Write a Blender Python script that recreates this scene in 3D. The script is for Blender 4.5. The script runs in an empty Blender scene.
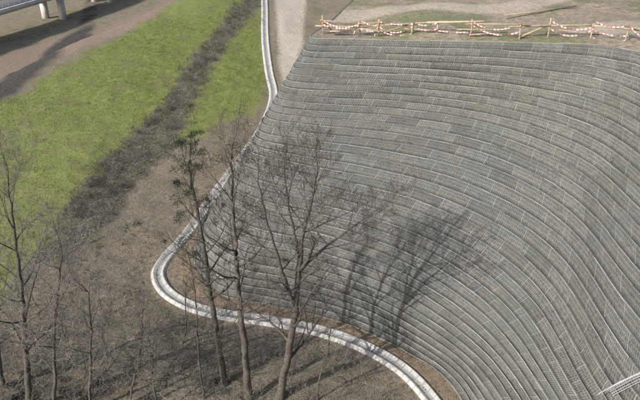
import bpy, math, random
import numpy as np
from mathutils import Vector, geometry
SEED=7
rng=random.Random(SEED); nrg=np.random.RandomState(SEED)
sc=bpy.context.scene
F=615.0; P=math.radians(28); H=28.0
fw=np.array([0,math.cos(P),-math.sin(P)]); up=np.array([0,math.sin(P),math.cos(P)]); C=np.array([0,0,H])
def ray(px,py): return fw+np.array([(px-320)/F,0,0])+up*(200-py)/F
def at_z(px,py,z):
    r=ray(px,py); return C+r*((z-H)/r[2])
def at_y(px,py,y):
    r=ray(px,py); return C+r*(y/r[1])
def sstep(a,b,x):
    t=np.clip((x-a)/(b-a),0,1); return t*t*(3-2*t)
# ---------- value noise
def _h(i,j,s):
    n=(i*374761393+j*668265263+s*1442695041)&0xffffffff
    n=((n^(n>>13))*1274126177)&0xffffffff
    return ((n^(n>>16))&0xffff)/65535.0
def vn(x,y,s=0):
    x=np.asarray(x,float); y=np.asarray(y,float)
    i=np.floor(x).astype(np.int64); j=np.floor(y).astype(np.int64)
    u=x-i; v=y-j; u=u*u*(3-2*u); v=v*v*(3-2*v)
    return (_h(i,j,s)*(1-u)+_h(i+1,j,s)*u)*(1-v)+(_h(i,j+1,s)*(1-u)+_h(i+1,j+1,s)*u)*v-0.5
# ---------- terrain
RY=[-400,43,56,71,96,130,200,400,3000]; RZ=[0,0,2,5,9.5,12,13,14,14]
def terr(x,y):
    x=np.asarray(x,float); y=np.asarray(y,float)
    rise=sum(np.interp(y+o,RY,RZ) for o in(-6,-3,0,3,6))/5
    d=(x+39)*-.884+(y-72)*.467
    drop=sstep(-2,26,d)*(rise+6)
    z=rise-drop
    z=z+sstep(230,500,y)*10+sstep(300,1500,np.hypot(x,y))*60*(0.5+vn(x/220,y/220,3))
    z=z+sstep(-9,-26,x)*sstep(45,20,y)*2.0
    return z
def relief(x,y,dc):
    amp=sstep(.8,3.,dc)
    return amp*(.30*vn(x/1.3,y/1.3,11)+.12*vn(x/.5,y/.5,12)+.8*vn(x/6,y/6,13))*np.where(y<60,1,.7)
def on_terr(px,py):
    r=ray(px,py); t=np.linspace(10,900,6000)
    p=C[None]+r[None]*t[:,None]
    below=p[:,2]<terr(p[:,0],p[:,1])
    k=int(np.argmax(below)); a,b=t[k-1],t[k]
    for _ in range(20):
        m=(a+b)/2; q=C+r*m
        if q[2]<terr(q[0],q[1]): b=m
        else: a=m
    return C+r*b
def hermite(t,Pn,ts):
    Pn=np.asarray(Pn,float); t=np.asarray(t,float); n=len(t)
    m=np.zeros_like(Pn)
    sl=(Pn[1:]-Pn[:-1])/(t[1:]-t[:-1])[:,None]
    m[0]=sl[0]; m[-1]=sl[-1]
    for i in range(1,n-1):
        h0=t[i]-t[i-1]; h1=t[i+1]-t[i]
        m[i]=(sl[i-1]*h1+sl[i]*h0)/(h0+h1)
    k=np.clip(np.searchsorted(t,ts,side='right')-1,0,n-2)
    h=(t[k+1]-t[k]); s=((ts-t[k])/h)[:,None]; h=h[:,None]
    return (2*s**3-3*s**2+1)*Pn[k]+(s**3-2*s**2+s)*h*m[k]+(-2*s**3+3*s**2)*Pn[k+1]+(s**3-s**2)*h*m[k+1]
def resample(pts,step):
    pts=np.asarray(pts,float)
    t=np.r_[0,np.cumsum(np.linalg.norm(np.diff(pts,axis=0),axis=1))]
    return hermite(t,pts,np.arange(0,t[-1],step))
# ---------- mesh utils
def mk_mesh(name,v,f,mat=None,uv=None,smooth=False,parent=None,attrs=None):
    me=bpy.data.meshes.new(name)
    v=np.asarray(v,dtype=np.float32)
    me.vertices.add(len(v)); me.vertices.foreach_set('co',v.ravel())
    if isinstance(f,np.ndarray):
        n,k=f.shape; flat=f.ravel(); starts=np.arange(n)*k
    else:
        flat=np.fromiter((i for q in f for i in q),dtype=np.int32); ln=np.array([len(q) for q in f]); starts=np.r_[0,np.cumsum(ln)[:-1]]; n=len(f)
    me.loops.add(len(flat)); me.loops.foreach_set('vertex_index',flat.astype(np.int32))
    me.polygons.add(n); me.polygons.foreach_set('loop_start',starts.astype(np.int32))
    me.update(calc_edges=True); me.validate()
    if smooth: me.polygons.foreach_set('use_smooth',[True]*len(me.polygons))
    if uv is not None:
        l=me.uv_layers.new(name='UVMap'); uvv=np.asarray(uv,dtype=np.float32)
        idx=np.zeros(len(me.loops),dtype=np.int32); me.loops.foreach_get('vertex_index',idx)
        l.data.foreach_set('uv',uvv[idx].ravel())
    if attrs:
        for k2,a in attrs.items():
            at=me.attributes.new(k2,'FLOAT','POINT'); at.data.foreach_set('value',np.asarray(a,dtype=np.float32))
    ob=bpy.data.objects.new(name,me); sc.collection.objects.link(ob)
    if mat: me.materials.append(mat)
    if parent: ob.parent=parent
    return ob
def empty(name):
    o=bpy.data.objects.new(name,None); sc.collection.objects.link(o); return o
class Buf:
    def __init__(s): s.v=[]; s.f=[]; s.t=[]; s.uv=[]
    def tube(s,pts,rad,n=4,tint=0.5):
        base=len(s.v); m=len(pts)
        for i in range(m):
            a=pts[max(0,i-1)]; b=pts[min(m-1,i+1)]
            d=(b-a); 
            if d.length<1e-6: d=Vector((0,0,1))
            d.normalize()
            x=d.cross(Vector((0,0,1)))
            if x.length<0.05: x=d.cross(Vector((1,0,0)))
            x.normalize(); y=d.cross(x)
            for k in range(n):
                an=2*math.pi*k/n; s.v.append(pts[i]+(x*math.cos(an)+y*math.sin(an))*rad[i]); s.t.append(tint)
        for i in range(m-1):
            for k in range(n):
                a=base+i*n+k; b=base+i*n+(k+1)%n
                s.f.append((a,b,b+n,a+n))
    def box(s,p,q,w,h,upv=Vector((0,0,1)),tint=0.5):
        p=Vector(p); q=Vector(q); d=(q-p).normalized(); x=d.cross(upv)
        if x.length<0.01: x=d.cross(Vector((1,0,0)))
        x.normalize(); y=x.cross(d)
        b=len(s.v)
        for c in (p,q):
            for (i,j) in((-1,-1),(1,-1),(1,1),(-1,1)):
                s.v.append(c+x*i*w/2+y*j*h/2); s.t.append(tint)
        for fc in((3,2,1,0),(4,5,6,7),(0,1,5,4),(1,2,6,5),(2,3,7,6),(3,0,4,7)): s.f.append(tuple(b+i for i in fc))
    def tri(s,a,b,c,tint=0.5):
        n=len(s.v); s.v+= [a,b,c]; s.t+=[tint]*3; s.f.append((n,n+1,n+2))
    def quad(s,a,b,c,d,tint=0.5):
        n=len(s.v); s.v+= [a,b,c,d]; s.t+=[tint]*4; s.f.append((n,n+1,n+2,n+3))
    def make(s,name,mat,parent=None,smooth=False):
        return mk_mesh(name,[tuple(p) for p in s.v],s.f,mat,parent=parent,attrs={'tint':s.t},smooth=smooth)
# ---------- materials
class NT:
    def __init__(s,name):
        s.m=bpy.data.materials.new(name); s.m.use_nodes=True; s.t=s.m.node_tree; s.b=s.t.nodes['Principled BSDF']
        s.b.inputs['Roughness'].default_value=0.9
        s.b.inputs['Specular IOR Level'].default_value=0.2
    def n(s,ty,**kw):
        x=s.t.nodes.new(ty)
        for k,v in kw.items(): setattr(x,k,v)
        return x
    def l(s,a,b): s.t.links.new(a,b)
    def val(s,inp,v):
        if isinstance(v,bpy.types.NodeSocket): s.l(v,inp)
        else: inp.default_value=v
    def math(s,op,a,b=0.0,clamp=False):
        x=s.n('ShaderNodeMath',operation=op,use_clamp=clamp); s.val(x.inputs[0],a); s.val(x.inputs[1],b); return x.outputs[0]
    def noise(s,scale,detail=4,rough=.6,vec=None):
        x=s.n('ShaderNodeTexNoise'); x.inputs['Scale'].default_value=scale; x.inputs['Detail'].default_value=detail; x.inputs['Roughness'].default_value=rough
        if vec is None: vec=s.pos()
        s.l(vec,x.inputs['Vector']); return x.outputs['Fac']
    def pos(s):
        if not hasattr(s,'_p'): s._p=s.n('ShaderNodeNewGeometry').outputs['Position']
        return s._p
    def attr(s,nm): return s.n('ShaderNodeAttribute',attribute_name=nm).outputs['Fac']
    def ramp(s,fac,stops):
        x=s.n('ShaderNodeValToRGB'); e=x.color_ramp.elements
        while len(e)<len(stops): e.new(0.5)
        for i,(p,c) in enumerate(stops): e[i].position=p; e[i].color=(*c,1)
        s.l(fac,x.inputs[0]); return x.outputs[0]
    def mix(s,f,a,b,bt='MIX'):
        x=s.n('ShaderNodeMix',data_type='RGBA',blend_type=bt); s.val(x.inputs[0],f)
        for i,v in((6,a),(7,b)):
            if isinstance(v,tuple): x.inputs[i].default_value=(*v,1)
            else: s.l(v,x.inputs[i])
        return x.outputs[2]
    def mr(s,v,a,b,c=0.,d=1.):
        x=s.n('ShaderNodeMapRange'); s.l(v,x.inputs[0])
        for i,q in enumerate((a,b,c,d)): x.inputs[i+1].default_value=q
        return x.outputs[0]
    def col(s,c):
        if isinstance(c,tuple): s.b.inputs['Base Color'].default_value=(*c,1)
        else: s.l(c,s.b.inputs['Base Color'])
    def bump(s,h,dist=0.1,st=1.0):
        x=s.n('ShaderNodeBump'); x.inputs['Distance'].default_value=dist; x.inputs['Strength'].default_value=st
        s.l(h,x.inputs['Height']); s.l(x.outputs[0],s.b.inputs['Normal'])
def ground_mat():
    g=NT('ground_soil')
    n1=g.noise(0.35,6,.65); n2=g.noise(3.0,5,.7); n3=g.noise(12,3,.7); nb=g.noise(0.06,3,.5); n5=g.noise(.5,6,.7); n9=g.noise(1.3,5,.72)
    soil=g.ramp(n2,[(.28,(.105,.088,.066)),(.45,(.205,.175,.135)),(.58,(.29,.252,.20)),(.75,(.44,.395,.325))])
    soil=g.mix(g.mr(n1,.4,.62,0,.7),soil,g.ramp(n3,[(.3,(.135,.112,.085)),(.7,(.37,.322,.255))]))
    soil=g.mix(g.mr(n9,.50,.66,0,.65),soil,(.175,.175,.10))
    def layer(base,attr,colr,w=.5,na=1.2,noi=None,mx=1.0):
        noi=noi if noi is not None else n1
        sd=g.attr(attr)
        s2=g.math('ADD',sd,g.math('MULTIPLY',g.math('SUBTRACT',noi,.5),na*4))
        m=g.mr(s2,-w,w,0,mx)
        return g.mix(m,base,colr)
    valley=g.ramp(n1,[(.35,(.19,.165,.12)),(.5,(.31,.265,.195)),(.65,(.20,.205,.12))])
    c=layer(soil,'valley',valley,3,1)
    pale=g.ramp(n2,[(.3,(.20,.165,.12)),(.5,(.29,.25,.18)),(.7,(.36,.31,.24))])
    pale=g.mix(g.mr(n1,.48,.6,0,.7),pale,(.19,.19,.11))
    c=layer(c,'pale',pale,.8,.9)
    c=layer(c,'redtrack',g.ramp(n2,[(.3,(.25,.18,.14)),(.7,(.39,.30,.235))]),.8,.8)
    c=layer(c,'bridge_shade',g.ramp(n2,[(.3,(.06,.055,.05)),(.7,(.13,.115,.10))]),.8,.8)  # shadow of the viaduct, painted as a dark ground tint
    dead=g.ramp(g.noise(5,5,.8),[(.34,(.052,.048,.038)),(.48,(.125,.113,.09)),(.64,(.28,.255,.21))])
    dead=g.mix(g.mr(n9,.5,.62,0,.55),dead,(.09,.095,.05))
    c=layer(c,'dead',dead,.6,1.5)
    gr=g.ramp(n9,[(.28,(.105,.127,.038)),(.43,(.175,.215,.058)),(.57,(.242,.280,.085)),(.75,(.34,.342,.145))])
    gr=g.mix(g.mr(n3,.45,.72,0,.45),gr,(.115,.138,.045))
    gr=g.mix(g.mr(nb,.42,.60,0,.4),gr,(.295,.31,.12))
    gr=g.mix(g.mr(n5,.52,.66,0,.62),gr,(.215,.19,.11))
    c=layer(c,'grass',gr,.6,1.6,n5)
    tan=g.ramp(n2,[(.3,(.25,.19,.13)),(.7,(.42,.335,.24))])
    c=layer(c,'tan',tan,.35,.5,n2)
    road=g.ramp(n2,[(.3,(.47,.42,.35)),(.7,(.64,.58,.50))])
    c=layer(c,'road',road,.35,.3,n2)
    g.col(c)
    g.bump(g.math('ADD',g.math('MULTIPLY',n2,.5),g.math('MULTIPLY',n3,.5)),.35,.9)
    return g.m
M_ground=ground_mat()
def plateau_mat():
    g=NT('plateau_soil'); n1=g.noise(.25,6,.65); n2=g.noise(2.5,6,.7)
    s=g.ramp(n2,[(.3,(.19,.155,.115)),(.5,(.32,.265,.20)),(.7,(.46,.39,.31))])
    s=g.mix(g.mr(n1,.46,.54,0,.85),s,g.ramp(n2,[(.3,(.14,.145,.075)),(.7,(.26,.26,.145))]))
    s=g.mix(g.mr(g.attr('track'),-.5,.5,0,.9),s,g.ramp(n2,[(.3,(.36,.30,.235)),(.7,(.54,.47,.385))]))
    g.col(s); g.bump(n2,.3,.8); return g.m
M_plat=plateau_mat()
def simple(name,stops,scale=4,rough=.9,bump=.02,detail=5,metal=0,tint=0):
    g=NT(name); n=g.noise(scale,detail,.65)
    c=g.ramp(n,stops)
    if tint: c=g.mix(1.0,c,g.ramp(g.attr('tint'),[(0,(1-tint,)*3),(1,(1,1,1))]),'MULTIPLY')
    g.col(c); g.b.inputs['Roughness'].default_value=rough; g.b.inputs['Metallic'].default_value=metal
    if bump: g.bump(n,bump,.8)
    return g.m
M_bark=simple('bark',[(.3,(.07,.062,.052)),(.6,(.165,.147,.125)),(.8,(.27,.245,.21))],6,bump=.04,tint=.4)
M_twig=simple('twig_bark',[(.3,(.10,.085,.070)),(.7,(.22,.19,.16))],3,1,bump=0,detail=1,tint=.45)
M_twigp=simple('pale_twig_bark',[(.3,(.21,.185,.16)),(.7,(.42,.38,.33))],3,1,bump=0,detail=1,tint=.5)
M_weed=simple('dry_weed',[(.3,(.14,.12,.085)),(.7,(.36,.32,.24))],1,1,bump=0,detail=1,tint=.7)
M_needle=simple('pine_needles',[(.3,(.028,.038,.022)),(.7,(.062,.076,.044))],2,bump=0,detail=1,tint=.6)
M_wood=simple('plank_wood',[(.3,(.42,.32,.20)),(.6,(.62,.52,.37)),(.8,(.68,.60,.47))],5,bump=.005,tint=.45)
M_wire=simple('galvanised_wire',[(.3,(.35,.36,.355)),(.7,(.62,.625,.615))],1.5,.55,0,2,metal=.15,tint=.45)
M_bconc=simple('bridge_concrete',[(.3,(.48,.48,.46)),(.7,(.64,.64,.62))],.6,bump=.01)
M_asph=simple('bridge_asphalt',[(.3,(.10,.10,.10)),(.7,(.16,.16,.16))],.8,bump=.01)
M_leaf=simple('leaf_litter',[(.3,(.16,.12,.075)),(.7,(.42,.33,.235))],2,bump=0,detail=1,tint=.8)
M_blade=simple('grass_blades',[(.3,(.145,.175,.055)),(.6,(.23,.262,.08)),(.8,(.35,.34,.165))],.6,bump=0,detail=2,tint=.5)
def conc():
    g=NT('channel_concrete'); uv=g.n('ShaderNodeUVMap').outputs[0]
    sx=g.n('ShaderNodeSeparateXYZ'); g.l(uv,sx.inputs[0])
    fr=g.math('FRACT',g.math('DIVIDE',sx.outputs[0],.6))
    j=g.math('LESS_THAN',fr,.05)
    n=g.noise(2.2,6,.7); n5=g.noise(9,4,.7); n7=g.noise(.7,4,.7)
    c=g.ramp(n,[(.3,(.33,.325,.305)),(.5,(.47,.465,.44)),(.7,(.56,.555,.535))])
    c=g.mix(g.mr(n5,.5,.75,0,.4),c,(.30,.275,.235))
    c=g.mix(g.mr(n7,.52,.62,0,.5),c,(.29,.265,.225))
    c=g.mix(g.math('MULTIPLY',g.math('LESS_THAN',g.math('ABSOLUTE',g.math('SUBTRACT',sx.outputs[1],.9)),.13),.5),c,(.20,.185,.16))
    c=g.mix(j,c,(.17,.16,.14)); g.col(c); g.bump(n5,.01); return g.m
M_conc=conc()
NC=36; CH=.48
def wallmat():
    g=NT('gabion_mesh_wall'); uv=g.n('ShaderNodeUVMap').outputs[0]
    sx=g.n('ShaderNodeSeparateXYZ'); g.l(uv,sx.inputs[0]); U,V=sx.outputs[0],sx.outputs[1]
    wob=g.math('MULTIPLY',g.math('SUBTRACT',g.noise(1.3,2,.5),.5),.14)
    row=g.math('FLOOR',g.math('DIVIDE',V,10.0))
    Uo=g.math('ADD',U,g.math('MULTIPLY',row,.73))
    Uw=g.math('ADD',Uo,wob); Vl=g.math('FLOORED_MODULO',V,10.0)
    a=g.math('LESS_THAN',g.math('FRACT',g.math('DIVIDE',Uw,.15)),.20)
    b=g.math('LESS_THAN',g.math('FRACT',g.math('DIVIDE',Vl,CH/3)),.15)
    w=g.math('MAXIMUM',g.math('MULTIPLY',a,.92),g.math('MULTIPLY',b,.8))
    n1=g.noise(.22,5,.6); n2=g.noise(2.2,5,.7); n3=g.noise(9,4,.75); n4=g.noise(.9,4,.6)
    soil=g.ramp(n3,[(.32,(.028,.028,.024)),(.48,(.085,.082,.072)),(.66,(.21,.20,.178))])
    soil=g.mix(g.mr(n2,.45,.62,0,.55),soil,(.135,.122,.10))
    soil=g.mix(g.mr(n1,.44,.60,0,.55),soil,(.090,.096,.085))
    soil=g.mix(g.mr(n4,.54,.68,0,.5),soil,(.16,.13,.10))
    wire=g.ramp(n2,[(.3,(.165,.172,.165)),(.7,(.29,.298,.287))])
    pn=g.n('ShaderNodeTexWhiteNoise',noise_dimensions='2D'); cb=g.n('ShaderNodeCombineXYZ')
    g.l(g.math('FLOOR',g.math('DIVIDE',Uo,2.4)),cb.inputs[0]); g.l(row,cb.inputs[1]); g.l(cb.outputs[0],pn.inputs['Vector'])
    c=g.mix(w,soil,wire)
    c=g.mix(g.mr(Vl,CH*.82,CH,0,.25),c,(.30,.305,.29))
    c=g.mix(g.mr(Vl,.0,.10,.68,0.),c,(.022,.021,.018))  # painted shade at the foot of each course, below the overhang
    c=g.mix(1.0,c,g.ramp(pn.outputs['Value'],[(0,(.86,.855,.845)),(1,(1.10,1.10,1.10))]),'MULTIPLY')
    sm=g.math('LESS_THAN',g.math('FRACT',g.math('DIVIDE',Uo,2.4)),.018)
    c=g.mix(g.math('MULTIPLY',sm,.5),c,(.40,.40,.385))
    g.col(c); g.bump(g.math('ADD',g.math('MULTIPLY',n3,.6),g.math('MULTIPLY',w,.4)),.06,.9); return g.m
M_wall=wallmat()
def tape():
    g=NT('barrier_tape'); uv=g.n('ShaderNodeUVMap').outputs[0]
    sx=g.n('ShaderNodeSeparateXYZ'); g.l(uv,sx.inputs[0])
    st=g.math('LESS_THAN',g.math('FRACT',g.math('DIVIDE',sx.outputs[0],.26)),.45)
    g.col(g.mix(st,(.80,.77,.76),(.64,.16,.16))); g.b.inputs['Roughness'].default_value=.5; return g.m
M_tape=tape()
# ---------- wall control net
def top_z(x): return 16.5+1.6*sstep(-1,21,x)
def at_top(px,py):
    z=17.
    for _ in range(12):
        p=at_z(px,py,z); z=float(top_z(p[0]))
    return p
lv=[]
L0=[(187,262),(207,289),(265,304),(345,322),(410,352),(466,402)]
L1=[(209,214),(240,236),(305,252),(388,280),(462,325),(530,402)]
L2=[(243,157),(278,168),(352,183),(450,212),(545,270),(618,400)]
L3=[(273,102),(310,107),(400,113),(498,130),(585,166),(652,232)]
L4=[(310,38),(345,39),(430,41),(530,43),(622,48),(690,72)]
ext=[[(9.2,16),(9,2)],[(11.5,14),(11.5,0)],[(14.6,12),(14.8,-2)],[(18.2,16),(18.5,0)],[(23.3,22),(23.5,0)]]
ZL=[0,4,8,12,None]
bd=np.array([.25,.97,0])
for i,(L,z) in enumerate(zip((L0,L1,L2,L3,L4),ZL)):
    pts=[at_z(a,b,z) if z is not None else at_top(a,b) for a,b in L]
    p0=pts[0]+np.array([.25,0,0])
    back=[p0+bd*dd for dd in (110,45,14,4)]
    pts=back+pts
    for (x,y) in ext[i]: pts.append(np.array([x,y,0.]))
    for q in pts: q[2]=z if z is not None else float(top_z(q[0]))
    if i==0:
        for q in pts: q[2]=-0.6
    lv.append(np.array(pts))
lv=np.array(lv)
mid=lv[2]; T=np.r_[0,np.cumsum(np.linalg.norm(np.diff(mid,axis=0),axis=1))]
ts=np.arange(0,T[-1],.35)
crv=np.array([hermite(T,lv[i],ts) for i in range(5)])
for _ in range(14): crv[:,1:-1]=(crv[:,:-2]+2*crv[:,1:-1]+crv[:,2:])/4
wgt=sstep(T[6],T[8],ts)[None,1:-1,None]
for _ in range(110):
    new=(crv[:,:-2]+2*crv[:,1:-1]+crv[:,2:])/4
    crv[:,1:-1]=crv[:,1:-1]*(1-wgt)+new*wgt
crv[4,:,2]=top_z(crv[4,:,0])
VK=np.array([0,4,8,12,17.])/17
def surf(v):
    v=np.atleast_1d(v)
    out=hermite(VK,crv.reshape(5,-1),v); return out.reshape(len(v),-1,3)
vals=np.linspace(0,1,NC+1); S=surf(vals)
tan_=np.gradient(S[:,:,:2],axis=1); tan_/=np.linalg.norm(tan_,axis=2,keepdims=True)
out=np.stack([tan_[:,:,1],-tan_[:,:,0]],axis=2)
nu=len(ts); wv=[];wuv=[];wf=[]
edge=[]
def addrow(p,u,v):
    wv.append(p); wuv.append(np.stack([u,v],1))
for i in range(NC):
    A=S[i].copy(); B=S[i+1].copy()
    pan=np.floor((ts+.73*i)/2.4)
    rn=_h(pan.astype(np.int64),np.full(nu,i),5)-.5
    ov=.11+.06*rn+.08*vn(ts/3.1,np.full(nu,i*1.7),9)
    Bo=B.copy(); Bo[:,:2]+=out[i+1]*ov[:,None]
    Bo[:,2]+=.045*rn+.08*vn(ts/2.3,np.full(nu,i*2.3),2)
    if i==NC-1: Bo[:,2]=B[:,2]+.03
    r0=len(wv)
    for k in range(3):
        w=k/2; p=A*(1-w)+Bo*w
        bul=math.sin(w*math.pi)*(.02+.09*vn(ts*1.1,np.full(nu,i*3.3),4))
        p[:,:2]+=out[i]*np.reshape(bul,(-1,1))
        addrow(p,ts,np.full(nu,i*10+w*CH))
    edge.append(Bo)
    addrow(B-np.array([0,0,.02])*(i<NC-1),ts,np.full(nu,i*10+CH+.1))
    for r in range(r0,r0+3): wf.append(r)
wvv=np.concatenate(wv); wuvv=np.concatenate(wuv)
fc=[]
col=np.arange(nu-1)
for r in wf:
    a=r*nu+col; fc.append(np.stack([a,a+1,a+nu+1,a+nu],1))
fc=np.concatenate(fc)
wall=empty('gabion_retaining_wall')
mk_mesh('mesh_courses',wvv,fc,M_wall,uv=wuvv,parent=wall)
eb=Buf()
for i,E in enumerate(edge):
    st=0
    while st<nu-1:
        ln=rng.choice([5,6,6,11,12]); en=min(nu-1,st+ln)
        dz=rng.uniform(-.03,.035)
        pts=[Vector(E[k])+Vector((0,0,.012+dz+rng.uniform(-.010,.010))) for k in range(st,en+1)]
        r=rng.uniform(.012,.026)
        eb.tube(pts,[r]*len(pts),3,rng.random())
        st=en
for i in range(NC):
    A=S[i];E=edge[i]
    for k in range(3,nu-1,7):
        kk=min(nu-1,k+rng.randint(-2,2))
        if rng.random()<.5:
            o=Vector((out[i][kk][0],out[i][kk][1],0))*.05
            eb.tube([Vector(A[kk])+o,Vector(E[kk])+o*.5],[.010,.010],3,rng.random())
eb.make('edge_wires',M_wire,parent=wall)
# ---------- plateau behind the wall top
top=S[-1]
poly=[(p[0],p[1]) for p in top[::2]]+[(60,-20),(260,-20),(260,420),(60,420)]
pp=[Vector(p) for p in poly]
n0=len(pp)
def inside_poly(x,y,pl):
    ins=np.zeros(np.shape(x),bool); n=len(pl)
    for i in range(n):
        x0,y0=pl[i]; x1,y1=pl[(i+1)%n]
        c=((y0>y)!=(y1>y)); 
        with np.errstate(divide='ignore',invalid='ignore'):
            xi=(x1-x0)*(y-y0)/(y1-y0+1e-12)+x0
        ins^=(c&(x<xi))
    return ins
def sdist(x,y,pl):
    d=np.full(np.shape(x),1e9); n=len(pl)
    for i in range(n):
        a=np.array(pl[i]); b=np.array(pl[(i+1)%n]); ab=b-a; L=ab@ab+1e-12
        t=np.clip(((x-a[0])*ab[0]+(y-a[1])*ab[1])/L,0,1)
        d=np.minimum(d,np.hypot(x-a[0]-t*ab[0],y-a[1]-t*ab[1]))
    return np.where(inside_poly(x,y,pl),d,-d)
gx,gy=np.meshgrid(np.arange(-4,60,.8),np.arange(20,80,.8)); gx=gx.ravel()+nrg.uniform(-.2,.2,gx.size); gy=gy.ravel()+nrg.uniform(-.2,.2,gy.size)
hx,hy=np.meshgrid(np.arange(-10,255,12),np.arange(-15,415,12)); hx=hx.ravel();hy=hy.ravel()
ok=~((hx>-5)&(hx<61)&(hy>19)&(hy<81)); hx=hx[ok];hy=hy[ok]
ax=np.r_[gx,hx]; ay=np.r_[gy,hy]
sd=sdist(ax,ay,poly); k=sd>.35; ax=ax[k];ay=ay[k]
allp=pp+[Vector((float(a),float(b))) for a,b in zip(ax,ay)]
res=geometry.delaunay_2d_cdt(allp,[],[list(range(n0))],1,1e-5)
rv=np.array([(v.x,v.y) for v in res[0]])
rz=top_z(rv[:,0]); sdd=sdist(rv[:,0],rv[:,1],poly)
rz=rz+np.clip(sdd/2,0,1)*(.35*(vn(rv[:,0]/2.,rv[:,1]/2.,6)+.15)+.7*(vn(rv[:,0]/8,rv[:,1]/8,8)))
trk1=[tuple(at_top(*q)[:2]) for q in [(330,22),(420,14),(520,12),(580,0),(640,-8),(640,-14),(560,-6),(500,4),(400,8),(335,10)]]
trk2=[tuple(at_top(*q)[:2]) for q in [(560,30),(650,22),(650,36),(600,38)]]
mk_mesh('plateau_ground',np.c_[rv,rz],[tuple(f) for f in res[2]],M_plat,smooth=True,attrs={'track':np.clip(np.maximum(sdist(rv[:,0],rv[:,1],trk1),sdist(rv[:,0],rv[:,1],trk2)),-5,5)})
# ---------- channel path
chpx=[(262,-25),(265,5),(266,45),(270,75),(274,95),(262,128),(240,160),(213,197),(184,238),(166,258),(158,272),(164,289),(188,305),(225,315),(270,321),(320,331),(365,347),(405,371),(432,400)]
ch=[on_terr(*p) for p in chpx]; ch+= [np.array([7.4,18,0]),np.array([7.2,4,0])]
chp=resample(ch,.4)
for _ in range(2): chp[1:-1]=(chp[:-2]+2*chp[1:-1]+chp[2:])/4
chz=terr(chp[:,0],chp[:,1])
def dch(x_,y_): return float(np.min(np.hypot(chp[:,0]-x_,chp[:,1]-y_)))
def gsurf(x_,y_): return float(terr(x_,y_)+relief(x_,y_,dch(x_,y_))-.03)
# ---------- ground
xs=np.unique(np.r_[-np.geomspace(48,1800,60)[::-1],np.arange(-48,32,.4),np.geomspace(32,1800,50)])
ys=np.unique(np.r_[-np.geomspace(16,600,20)[::-1],np.arange(-16,10,1.),np.arange(10,75,.4),75+np.geomspace(.4,1900,190)-.4+0.01])
X,Y=np.meshgrid(xs,ys); x=X.ravel(); y=Y.ravel()
z=terr(x,y)
dc=np.full(x.shape,99.)
near=(x>-45)&(x<30)&(y<150)
for p in chp[::2]:
    dc[near]=np.minimum(dc[near],np.hypot(x[near]-p[0],y[near]-p[1]))
z=z+relief(x,y,dc)-.03
def tp(l): return [tuple(on_terr(a,b)[:2]) for a,b in l]
grassL=tp([(-60,135),(0,105),(60,68),(110,42),(160,14),(190,-8),(262,-12),(222,22),(195,55),(165,100),(118,150),(78,190),(55,235),(30,262),(0,300),(-60,330)])
grassR=tp([(261,8),(264,50),(268,88),(252,112),(225,122),(200,140),(180,135),(195,105),(212,70),(235,35)])
dead=tp([(262,-10),(262,5),(240,30),(214,68),(198,105),(186,140),(150,165),(120,205),(95,245),(60,262),(45,250),(65,205),(110,150),(162,98),(192,52),(222,20),(240,-10)])
road=tp([(274,-10),(307,-10),(304,20),(303,45),(290,80),(284,82),(279,65),(278,30)])
valley=tp([(-80,130),(0,106),(60,69),(110,43),(160,15),(190,-7),(190,-20),(-80,-20)])
redt=tp([(60,58),(130,30),(200,0),(210,-14),(193,-14),(150,9),(95,29),(30,46),(-20,64),(-20,75)])
bridge_shade=tp([(-20,112),(20,88),(60,58),(92,32),(100,0),(92,-10),(84,5),(78,28),(40,55),(0,82),(-20,92)])  # outline of the painted viaduct shadow
pale=tp([(266,-15),(268,40),(276,90),(290,95),(330,60),(380,-15)])
A={}
A['grass']=np.maximum(sdist(x,y,grassL),sdist(x,y,grassR)); A['dead']=sdist(x,y,dead); A['pale']=sdist(x,y,pale)
A['road']=sdist(x,y,road); A['valley']=sdist(x,y,valley); A['redtrack']=sdist(x,y,redt); A['bridge_shade']=sdist(x,y,bridge_shade)
dw=np.full(x.shape,99.)
for p in S[0][::2]: dw[near]=np.minimum(dw[near],np.hypot(x[near]-p[0],y[near]-p[1]))
stripd=np.where(near,np.maximum(1.3-dw,.75-dc),-99)
stripd=np.where((y<60),stripd,-9)
A['tan']=stripd
far=(np.hypot(x,y)>240)
A['valley']=np.where(far,20,A['valley'])
for k_ in A: A[k_]=np.clip(A[k_],-20,20)
nx=len(xs);ny=len(ys)
ii,jj=np.meshgrid(np.arange(nx-1),np.arange(ny-1)); a=(jj*nx+ii).ravel()
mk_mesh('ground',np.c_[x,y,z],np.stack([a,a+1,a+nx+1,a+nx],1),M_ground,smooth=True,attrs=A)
prof=[(-.66,-.15),(-.47,.10),(-.40,.17),(-.33,.17),(-.15,-.005),(.15,-.005),(.33,.17),(.40,.17),(.47,.10),(.66,-.15)]
tg=np.gradient(chp[:,:2],axis=0); tg/=np.linalg.norm(tg,axis=1,keepdims=True); nm=np.stack([tg[:,1],-tg[:,0]],1)
arc=np.r_[0,np.cumsum(np.linalg.norm(np.diff(chp[:,:2],axis=0),axis=1))]
v=[];uvv=[]
for k_,(o,h) in enumerate(prof):
    q=chp[:,:2]+nm*o; v.append(np.c_[q,chz+h]); uvv.append(np.c_[arc,np.full(len(arc),k_*.2)])
m=len(chp); f=[]
for k_ in range(len(prof)-1):
    a=k_*m+np.arange(m-1); f.append(np.stack([a,a+m,a+m+1,a+1],1))
mk_mesh('concrete_drainage_channel',np.concatenate(v),np.concatenate(f),M_conc,uv=np.concatenate(uvv))
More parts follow.
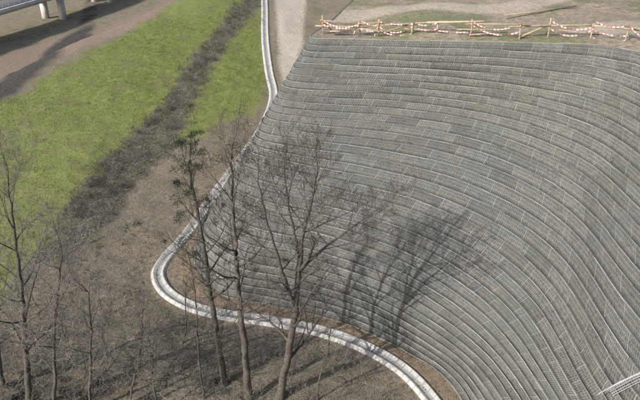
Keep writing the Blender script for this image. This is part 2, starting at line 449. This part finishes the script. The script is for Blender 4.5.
# ---------- trees
def rvec(): 
    return Vector((rng.gauss(0,1),rng.gauss(0,1),rng.gauss(0,1))).normalized()
def gz(x_,y_): return float(terr(x_,y_))
def grow(B,Tw,p,d,L,r,lev,maxlev,tips,kids,upw=.10):
    n=5 if lev<3 else 3
    pts=[p.copy()]; rad=[r]; d=d.copy()
    for i in range(n):
        d=(d+rvec()*(.16+.05*lev)+Vector((0,0,upw))).normalized()
        pts.append(pts[-1]+d*(L/n)); rad.append(max(.0065,r*(1-.8*(i+1)/n)))
    (B if lev<=1 else Tw).tube(pts,rad,6 if lev==0 else (5 if lev==1 else 3),rng.random())
    tips.append((pts[-1],d.copy(),lev))
    if lev>=maxlev: return
    k=kids[min(lev,len(kids)-1)]
    for j in range(k):
        t=.18+.82*(j+rng.random())/k; s=min(n-1,int(t*n)); q=pts[s].lerp(pts[s+1],t*n-s)
        dd=(pts[s+1]-pts[s]).normalized()
        sd_=rvec(); sd_=(sd_-dd*sd_.dot(dd)).normalized()
        nd=(dd*rng.uniform(.55,1.0)+sd_*rng.uniform(.55,.95)).normalized()
        grow(B,Tw,q,nd,L*rng.uniform(.42,.68)*(1.1-.35*t),max(.008,r*.52*(1-.5*t)),lev+1,maxlev,tips,kids,upw)
def tree(name,trunks,limbs,maxlev=4,kids=(7,6,5,3),start=.35,needles=0,limbL=4.,upw=.10,nside=9,tm=None):
    B=Buf();Tw=Buf();tips=[]
    for (pts,r0,r1) in trunks:
        P_=[Vector(q) for q in resample([tuple(p) for p in pts],.5)]+[Vector(pts[-1])]
        n=len(P_); rad=[]
        for i in range(n):
            s=i/(n-1); P_[i]+=Vector((rng.uniform(-.04,.04),rng.uniform(-.04,.04),0))
            rad.append((r0*(1-s)+r1*s)*(1+.5*max(0,1-i/2.)*(r0>.12)))
        B.tube(P_,rad,nside,.6)
        tips.append((P_[-1],(P_[-1]-P_[-2]).normalized(),1))
        for j in range(limbs):
            t=start+(1-start)*(j+rng.random()*.9)/limbs; fi=t*(n-1); s=min(n-2,int(fi))
            q=P_[s].lerp(P_[s+1],fi-s); dd=(P_[s+1]-P_[s]).normalized()
            an=j*2.4+rng.random()*.8; sd_=Vector((math.cos(an),math.sin(an),0))
            tt=(t-start)/(1-start)
            nd=(sd_*(1.0-.5*tt)+dd*(.35+.6*tt)).normalized()
            L=limbL*(1.05-.6*tt)*rng.uniform(.7,1.2)
            grow(B,Tw,q,nd,L,max(.02,(r0*(1-t)+r1*t)*.5),1,maxlev,tips,kids,upw)
        grow(B,Tw,P_[-1],(P_[-1]-P_[-2]).normalized(),limbL*.6,r1,1,maxlev,tips,kids,upw)
    root=empty(name)
    B.make('trunk_and_limbs',M_bark,root,True); Tw.make('twigs',tm or M_twig,root)
    if needles:
        N=Buf()
        cand=[t for t in tips if t[2]<=3]
        rng.shuffle(cand)
        seeds=[c[0] for c in cand[:needles]]
        for sp in seeds:
            R=rng.uniform(.22,.5); tn=rng.random()
            for _ in range(70):
                o=rvec()*R*rng.random()**.5; o.z*=.6
                c=sp+o; d=(rvec()+Vector((0,0,.5))+o*.6).normalized(); s_=d.cross(rvec()).normalized()*.016
                l_=rng.uniform(.10,.20)
                N.tri(c-s_,c+s_,c+d*l_,min(1,max(0,tn+rng.uniform(-.4,.4))))
        N.make('needles',M_needle,root)
    return root
def ypts(l,y,dy=0):
    return [Vector(at_y(a,b,y+dy*i)) for i,(a,b) in enumerate(l)]
yA=28.2
tA=ypts([(226,388),(218,340),(209,285),(203,240),(196,205),(188,165)],yA,.1); tA[0].z=gz(tA[0].x,tA[0].y)-.2
tree('pine_tree',[(tA,.22,.05)],16,3,(5,6,5),start=.42,needles=75,limbL=3.0,upw=.06)
tB=ypts([(249,402),(245,350),(239,300),(236,250),(233,205),(231,150)],27.0,.1); tB[0].z=-.2
tree('bare_deciduous_tree',[(tB,.25,.04)],18,4,(6,6,5,2),start=.38,needles=14,limbL=3.5,upw=.08)
c0=ypts([(279,402),(284,375),(290,345),(295,310),(299,270)],27.0,.05); c0[0].z=-.2
q=c0[-1]
c1=[q]+ypts([(303,235),(312,200),(318,168)],27.6,.2)
c2=[c0[3]]+ypts([(282,270),(268,225),(258,180)],26.6,-.2)
c3=[q]+ypts([(322,250),(345,232),(368,216)],27.5,.3)
c4=[c0[4]]+ypts([(296,240),(288,205),(285,175)],27.8,.3)
tree('bare_deciduous_tree',[(c0,.25,.15),(c1,.13,.035),(c2,.11,.03),(c3,.11,.03),(c4,.09,.03)],7,4,(6,6,5,3),start=.3,limbL=3.8,upw=.10)
def bt(px,py,tx,ty,r=.13,limbs=12,L=2.6,ml=4,kids=(5,5,4,3),st=.25,nm_='bare_deciduous_tree',tm=M_twigp):
    g=on_terr(px,py); b=Vector((g[0],g[1],g[2]-.2)); e=Vector(at_y(tx,ty,g[1]+.4))
    pts=[b.lerp(e,t)+Vector((math.sin(t*4+px)*.2*math.sin(t*3.1),math.cos(t*5+px)*.2*math.sin(t*3.1),0)) for t in (0,.25,.5,.75,1)]
    return tree(nm_,[(pts,r,.03)],limbs,ml,kids,start=st,limbL=L,nside=7,tm=tm)
bt(30,408,8,182,.2,20,4.6,4,(6,6,5,4))
bt(2,385,-16,215,.14,15,4.2,4,(6,6,5,3))
bt(52,418,62,250,.12,15,3.8,4,(6,5,5,3))
bt(92,420,88,292,.10,13,3.3,4,(6,5,5,3))
bt(130,412,142,318,.07,12,2.6,4,(5,5,4,3))
bt(205,400,190,262,.07,10,2.2,4,(5,5,4,2),tm=M_twig)
bt(160,412,150,340,.06,11,2.1,4,(5,5,4,2))
bt(182,345,186,292,.05,9,1.4,3,(6,5,4))
bt(318,402,330,330,.06,9,1.7,3,(6,5,4))
# scrub
S_=Buf()
for _ in range(130):
    px=rng.choice([rng.uniform(-20,130),rng.uniform(-20,250),rng.uniform(60,380)]); py=rng.uniform(355,425) if px>100 else rng.uniform(325,425)
    g=on_terr(px,py)
    if dch(g[0],g[1])<1.4: continue
    p=Vector((g[0],g[1],g[2]-.05))
    for _k in range(rng.randint(3,7)):
        grow(S_,S_,p+Vector((rng.uniform(-.2,.2),rng.uniform(-.2,.2),0)),(rvec()*.6+Vector((0,0,1))).normalized(),rng.uniform(.5,1.7),.012,2,4,[],(4,4,3),.05)
S_.make('bare_scrub',M_twigp)
Hh=Buf(); cnt=0
while cnt<170:
    x_=rng.uniform(-32,-2); y_=rng.uniform(42,125)
    if sdist(np.array([x_]),np.array([y_]),dead)[0]<.3: continue
    cnt+=1; z_=gsurf(x_,y_)
    sc_=rng.uniform(.35,1.1)
    for _k in range(rng.randint(4,7)):
        grow(Hh,Hh,Vector((x_+rng.uniform(-.3,.3),y_+rng.uniform(-.3,.3),z_-.05)),(rvec()*.8+Vector((0,0,1))).normalized(),sc_*rng.uniform(.6,1.2),.016,2,4,[],(4,4,3),.03)
Hh.make('low_bushes',M_twig)
Wd=Buf()
cx=nrg.uniform(-32,0,14000); cy=nrg.uniform(24,110,14000)
sdd_=sdist(cx,cy,dead)+1.5*vn(cx/2,cy/2,31)
rough_=(cy<50)&(cx>-30)&(sdist(cx,cy,grassL)<-.5)&(sdist(cx,cy,grassR)<-.5)
kk=((sdd_>0)&(nrg.rand(14000)<.9))|(rough_&(vn(cx/2.5,cy/2.5,33)>.0)&(nrg.rand(14000)<.6))
wbase=S[0][:,:2]
for x_,y_ in zip(cx[kk],cy[kk]):
    if dch(x_,y_)<1.2 : continue
    j_=int(np.argmin(np.hypot(wbase[:,0]-x_,wbase[:,1]-y_)))
    if (x_-wbase[j_,0])*out[0][j_,0]+(y_-wbase[j_,1])*out[0][j_,1]<.3: continue
    z_=gsurf(x_,y_); tn=rng.random()
    for _k in range(5):
        a=rng.random()*6.28; w=rng.uniform(.012,.03); h=rng.uniform(.12,.42)
        p=Vector((x_+rng.uniform(-.15,.15),y_+rng.uniform(-.15,.15),z_-.03)); s_=Vector((math.cos(a)*w,math.sin(a)*w,0))
        Wd.tri(p-s_,p+s_,p+Vector((rng.uniform(-.2,.2),rng.uniform(-.2,.2),h)),min(1,max(0,tn+rng.uniform(-.3,.3))))
Wd.make('dry_weeds',M_weed)
N=Buf()
for _ in range(40):
    px=rng.uniform(140,300) if rng.random()<.6 else rng.uniform(-10,150); py=rng.uniform(378,415)
    g=on_terr(px,py)
    c0_=Vector(g)
    if dch(g[0],g[1])<1.3: continue
    R=rng.uniform(.2,.5)
    for _k in range(90):
        o=rvec()*R*rng.random()**.5; o.z=abs(o.z)*.7
        d=rvec(); s_=d.cross(rvec()).normalized()*.03; c_=c0_+o
        N.tri(c_-s_,c_+s_,c_+d*.1,rng.random())
N.make('ivy_undergrowth',M_needle)
Lb=Buf()
for _ in range(16000):
    x_=rng.uniform(-22,9); y_=rng.uniform(17,46)
    if dch(x_,y_)<.75: continue
    z_=gsurf(x_,y_)+.02
    s=rng.uniform(.02,.06); a=rng.random()*6.28; t=Vector((math.cos(a)*s,math.sin(a)*s,rng.uniform(-.5,.5)*s)); b_=Vector((-math.sin(a)*s*.7,math.cos(a)*s*.7,rng.uniform(-.5,.5)*s))
    c_=Vector((x_,y_,z_+.03)); Lb.quad(c_-t,c_-b_,c_+t,c_+b_,rng.random())
for _ in range(900):
    i_=rng.randrange(20,len(chp)-2); o=rng.gauss(.08,.12)
    if vn(chp[i_,0]/2.,chp[i_,1]/2.,41)<.02 or abs(o)>.3: continue
    c_=Vector((chp[i_,0]+nm[i_,0]*o,chp[i_,1]+nm[i_,1]*o,chz[i_]+.03+max(0,abs(o)-.15)))
    c_+=Vector((tg[i_,0],tg[i_,1],0))*rng.uniform(-.2,.2)
    s=rng.uniform(.03,.07); a=rng.random()*6.28; t=Vector((math.cos(a)*s,math.sin(a)*s,0)); b_=Vector((-math.sin(a)*s*.7,math.cos(a)*s*.7,.01)); Lb.quad(c_-t,c_-b_,c_+t,c_+b_,rng.random())
Lb.make('leaf_litter',M_leaf)
G=Buf()
cx=nrg.uniform(-46,0,60000); cy=nrg.uniform(33,95,60000)
sdg=np.maximum(sdist(cx,cy,grassL),sdist(cx,cy,grassR))+2.5*vn(cx/1.5,cy/1.5,21)
kx=(sdg>0.1)&(nrg.rand(60000)<np.clip(60/cy**1.0,0,1))
cz=terr(cx,cy)+relief(cx,cy,np.full(cx.shape,9.))
for x_,y_,z_ in zip(cx[kx],cy[kx],cz[kx]):
    tn=rng.random()
    for _k in range(2):
        a=rng.random()*6.28; w=.03; h=rng.uniform(.05,.15)
        p=Vector((x_+rng.uniform(-.06,.06),y_+rng.uniform(-.06,.06),z_-.05)); s_=Vector((math.cos(a)*w,math.sin(a)*w,0))
        G.tri(p-s_,p+s_,p+Vector((rng.uniform(-.1,.1),rng.uniform(-.1,.1),h)),tn)
G.make('grass',M_blade)
# ---------- fence on wall top
fen=empty('plank_safety_fence'); W=Buf(); 
ft=S[-1]
idx0=int(np.argmin(np.abs(np.hypot(ft[:,0]-at_top(314,38)[0],ft[:,1]-at_top(314,38)[1]))))
path=resample([ft[k_]-np.r_[out[-1][k_],0]*1.0 for k_ in range(idx0,nu,8)],.1)
posts=[]
s=0
while s<len(path)-1 and len(posts)<24:
    p=Vector(path[s]); p.z=float(top_z(p.x)); hh=rng.uniform(.95,1.45)
    p+=Vector((0,rng.uniform(-.1,1.1),0))
    l=Vector((rng.uniform(-.12,.12),rng.uniform(-.1,.1),0))
    W.box(p-Vector((0,0,.3)),p+l+Vector((0,0,hh)),.08,.08,tint=rng.random()); posts.append((p,p+l,hh)); s+=rng.randint(14,33)
W.box(posts[0][0]+Vector((.7,.9,0)),posts[0][1]+Vector((0,0,1.05)),.06,.1)
for i in range(len(posts)-1):
    a,b=posts[i],posts[i+1]
    for hh in (1.0,.5):
        if hh<.9 and rng.random()<.6: continue
        e=(b[1]-a[1]).normalized()*rng.uniform(.1,.9)
        W.box(a[1]+Vector((0,0,hh+rng.uniform(-.2,.12)))-e+Vector((0,-.06,0)),b[1]+Vector((0,0,hh+rng.uniform(-.2,.12)))+e+Vector((0,-.06+.03*(i%2),0)),.035,.13,tint=rng.random())
    if i%3==1: W.box(a[0]+Vector((.1,.9,-.05)),a[1]+Vector((0,.05,.9)),.05,.1,tint=rng.random())
    if i%4==2: W.box(a[0]+Vector((0,0,.15)),b[1]+Vector((0,0,.95)),.03,.12,tint=rng.random())
W.make('posts_and_rails',M_wood,fen)
tv=[];tf=[];tu=[]
def ribbon(p,q,sag,w=.05):
    n=14; b=len(tv); L=(q-p).length; ph=rng.random()*6
    for i in range(n+1):
        t=i/n; c=p.lerp(q,t)-Vector((0,0,sag*4*t*(1-t))); an=math.sin(t*11+ph)*1.2
        o=Vector((0,math.sin(an)*w,math.cos(an)*w))
        tv.append(c-o); tv.append(c+o); tu.append((t*L,0)); tu.append((t*L,1))
        if i: k_=b+i*2; tf.append((k_-2,k_,k_+1,k_-1))
for i in range(len(posts)-1):
    a,b=posts[i],posts[i+1]
    for hh in (1.12,.7,.35):
        if rng.random()<(.75 if hh>.5 else .3):
            ribbon(a[1]+Vector((0,-.12,hh+rng.uniform(-.2,.15))),b[1]+Vector((0,-.12,hh+rng.uniform(-.3,.1))),rng.uniform(.05,.5),rng.uniform(.04,.065))
    if rng.random()<.7:
        ribbon(a[1]+Vector((0,-.13,1.1)),a[1]+Vector((rng.uniform(-.6,.6),-.2,.05)),.0,.07)
mk_mesh('barrier_tape',[tuple(p) for p in tv],tf,M_tape,uv=tu,parent=fen)
K=Buf()
for (a,b,w) in [((372,33),(440,36),.22),((425,32),(505,33),.2),((470,38),(500,36),.25),((505,18),(577,9),.18),((560,33),(600,37),.25),((330,34),(352,34),.2)]:
    p=at_top(*a);q=at_top(*b); K.box(Vector(p)+Vector((0,.3,.16)),Vector(q)+Vector((0,.3,.18)),w,.06,tint=rng.random())
K.make('loose_planks',M_wood)
# ---------- roll of steel mesh at near right of the wall
def on_wall(px,py):
    r=ray(px,py); r=r/np.linalg.norm(r); d=S.reshape(-1,3)-C; t=d@r; e=np.linalg.norm(d-t[:,None]*r,axis=1); return S.reshape(-1,3)[int(np.argmin(e))]
rl=Buf(); a=Vector(on_wall(604,402)); b=Vector(on_wall(660,372))
n=26
for o in range(7):
    pts=[]
    for i in range(n+1):
        t=i/n; an=math.radians(20+o*25)
        c=a.lerp(b,t)+Vector((-.3,-.2,.35)); 
        pts.append(c+Vector((-math.cos(an)*.35,0,math.sin(an)*.35+.10*math.sin(t*math.pi))))
    rl.tube(pts,[.014]*len(pts),4,.9)
for i in range(n+1):
    t=i/n; pts=[]
    for o in range(9):
        an=math.radians(10+o*20); c=a.lerp(b,t)+Vector((-.3,-.2,.35))
        pts.append(c+Vector((-math.cos(an)*.35,0,math.sin(an)*.35+.10*math.sin(t*math.pi))))
    rl.tube(pts,[.011]*len(pts),4,.9)
rl.make('steel_mesh_roll',M_wire)
# ---------- bridge
br=empty('concrete_viaduct')
zb=-.4; e0=Vector((-79.0,107.,zb)); e1=Vector((-57.5,200.,zb)); dr=(e1-e0).normalized(); lf=Vector((-dr.y,dr.x,0)); ln=(e1-e0).length
D=Buf()
def bb(o0,o1,z0,z1,bf=D,s0=0,s1=ln):
    c0=e0+dr*s0+lf*(o0+o1)/2+Vector((0,0,(z0+z1)/2)); c1=e0+dr*s1+lf*(o0+o1)/2+Vector((0,0,(z0+z1)/2))
    bf.box(c0,c1,abs(o1-o0),z1-z0)
bb(1.2,8.8,0,.8); bb(0,10,.8,1.1); bb(0,.45,1.102,1.45); bb(9.55,10,1.102,1.45)
As=Buf(); bb(.452,9.548,1.102,1.18,As); As.make('road_deck',M_asph,br)
for s_ in (6,33,60,84):
    for o in (2.4,7.6):
        b0=e0+dr*s_+lf*o; D.box(Vector((b0.x,b0.y,gz(b0.x,b0.y)-1)),Vector((b0.x,b0.y,zb-.3)),1.6,1.0,upv=dr)
        D.box(Vector((b0.x,b0.y,zb-.298)),Vector((b0.x,b0.y,zb-.002)),2.2,1.4,upv=dr)
D.make('deck_and_piers',M_bconc,br)
R=Buf()
for o in (.2,9.8):
    for hh in (1.85,2.25): bb(o-.04,o+.04,hh-.03,hh+.03,R)
    for k_ in range(0,int(ln),2): 
        b0=e0+dr*k_+lf*o; R.box(b0+Vector((0,0,1.45)),b0+Vector((0,0,2.22)),.07,.07)
R.make('railing',M_wire,br)
# ---------- light, world, camera
w=bpy.data.worlds.new("World"); sc.world=w; w.use_nodes=True
sky=w.node_tree.nodes.new('ShaderNodeTexSky'); sky.sky_type='NISHITA'; sky.sun_disc=False
el=math.radians(36); az=math.atan2(-.80,-.60)
sky.sun_elevation=el; sky.sun_rotation=az%(2*math.pi); sky.dust_density=3
bg=w.node_tree.nodes['Background']; bg.inputs[1].default_value=.15
w.node_tree.links.new(sky.outputs[0],bg.inputs[0])
sl=bpy.data.lights.new('sun','SUN'); sl.energy=4.5; sl.angle=math.radians(.5); sl.color=(1,.97,.92)
so=bpy.data.objects.new('sun',sl); sc.collection.objects.link(so)
sv=Vector((-.8*math.cos(el),-.6*math.cos(el),math.sin(el))); so.rotation_euler=sv.to_track_quat('Z','Y').to_euler()
cam=bpy.data.cameras.new('camera'); co=bpy.data.objects.new('camera',cam); sc.collection.objects.link(co)
cam.lens=36*F/640; cam.sensor_width=36; cam.clip_end=5000; co.location=(0,0,H); co.rotation_euler=(math.pi/2-P,0,0); sc.camera=co
sc.view_settings.view_transform='Standard'; sc.view_settings.look='None'; sc.view_settings.exposure=0
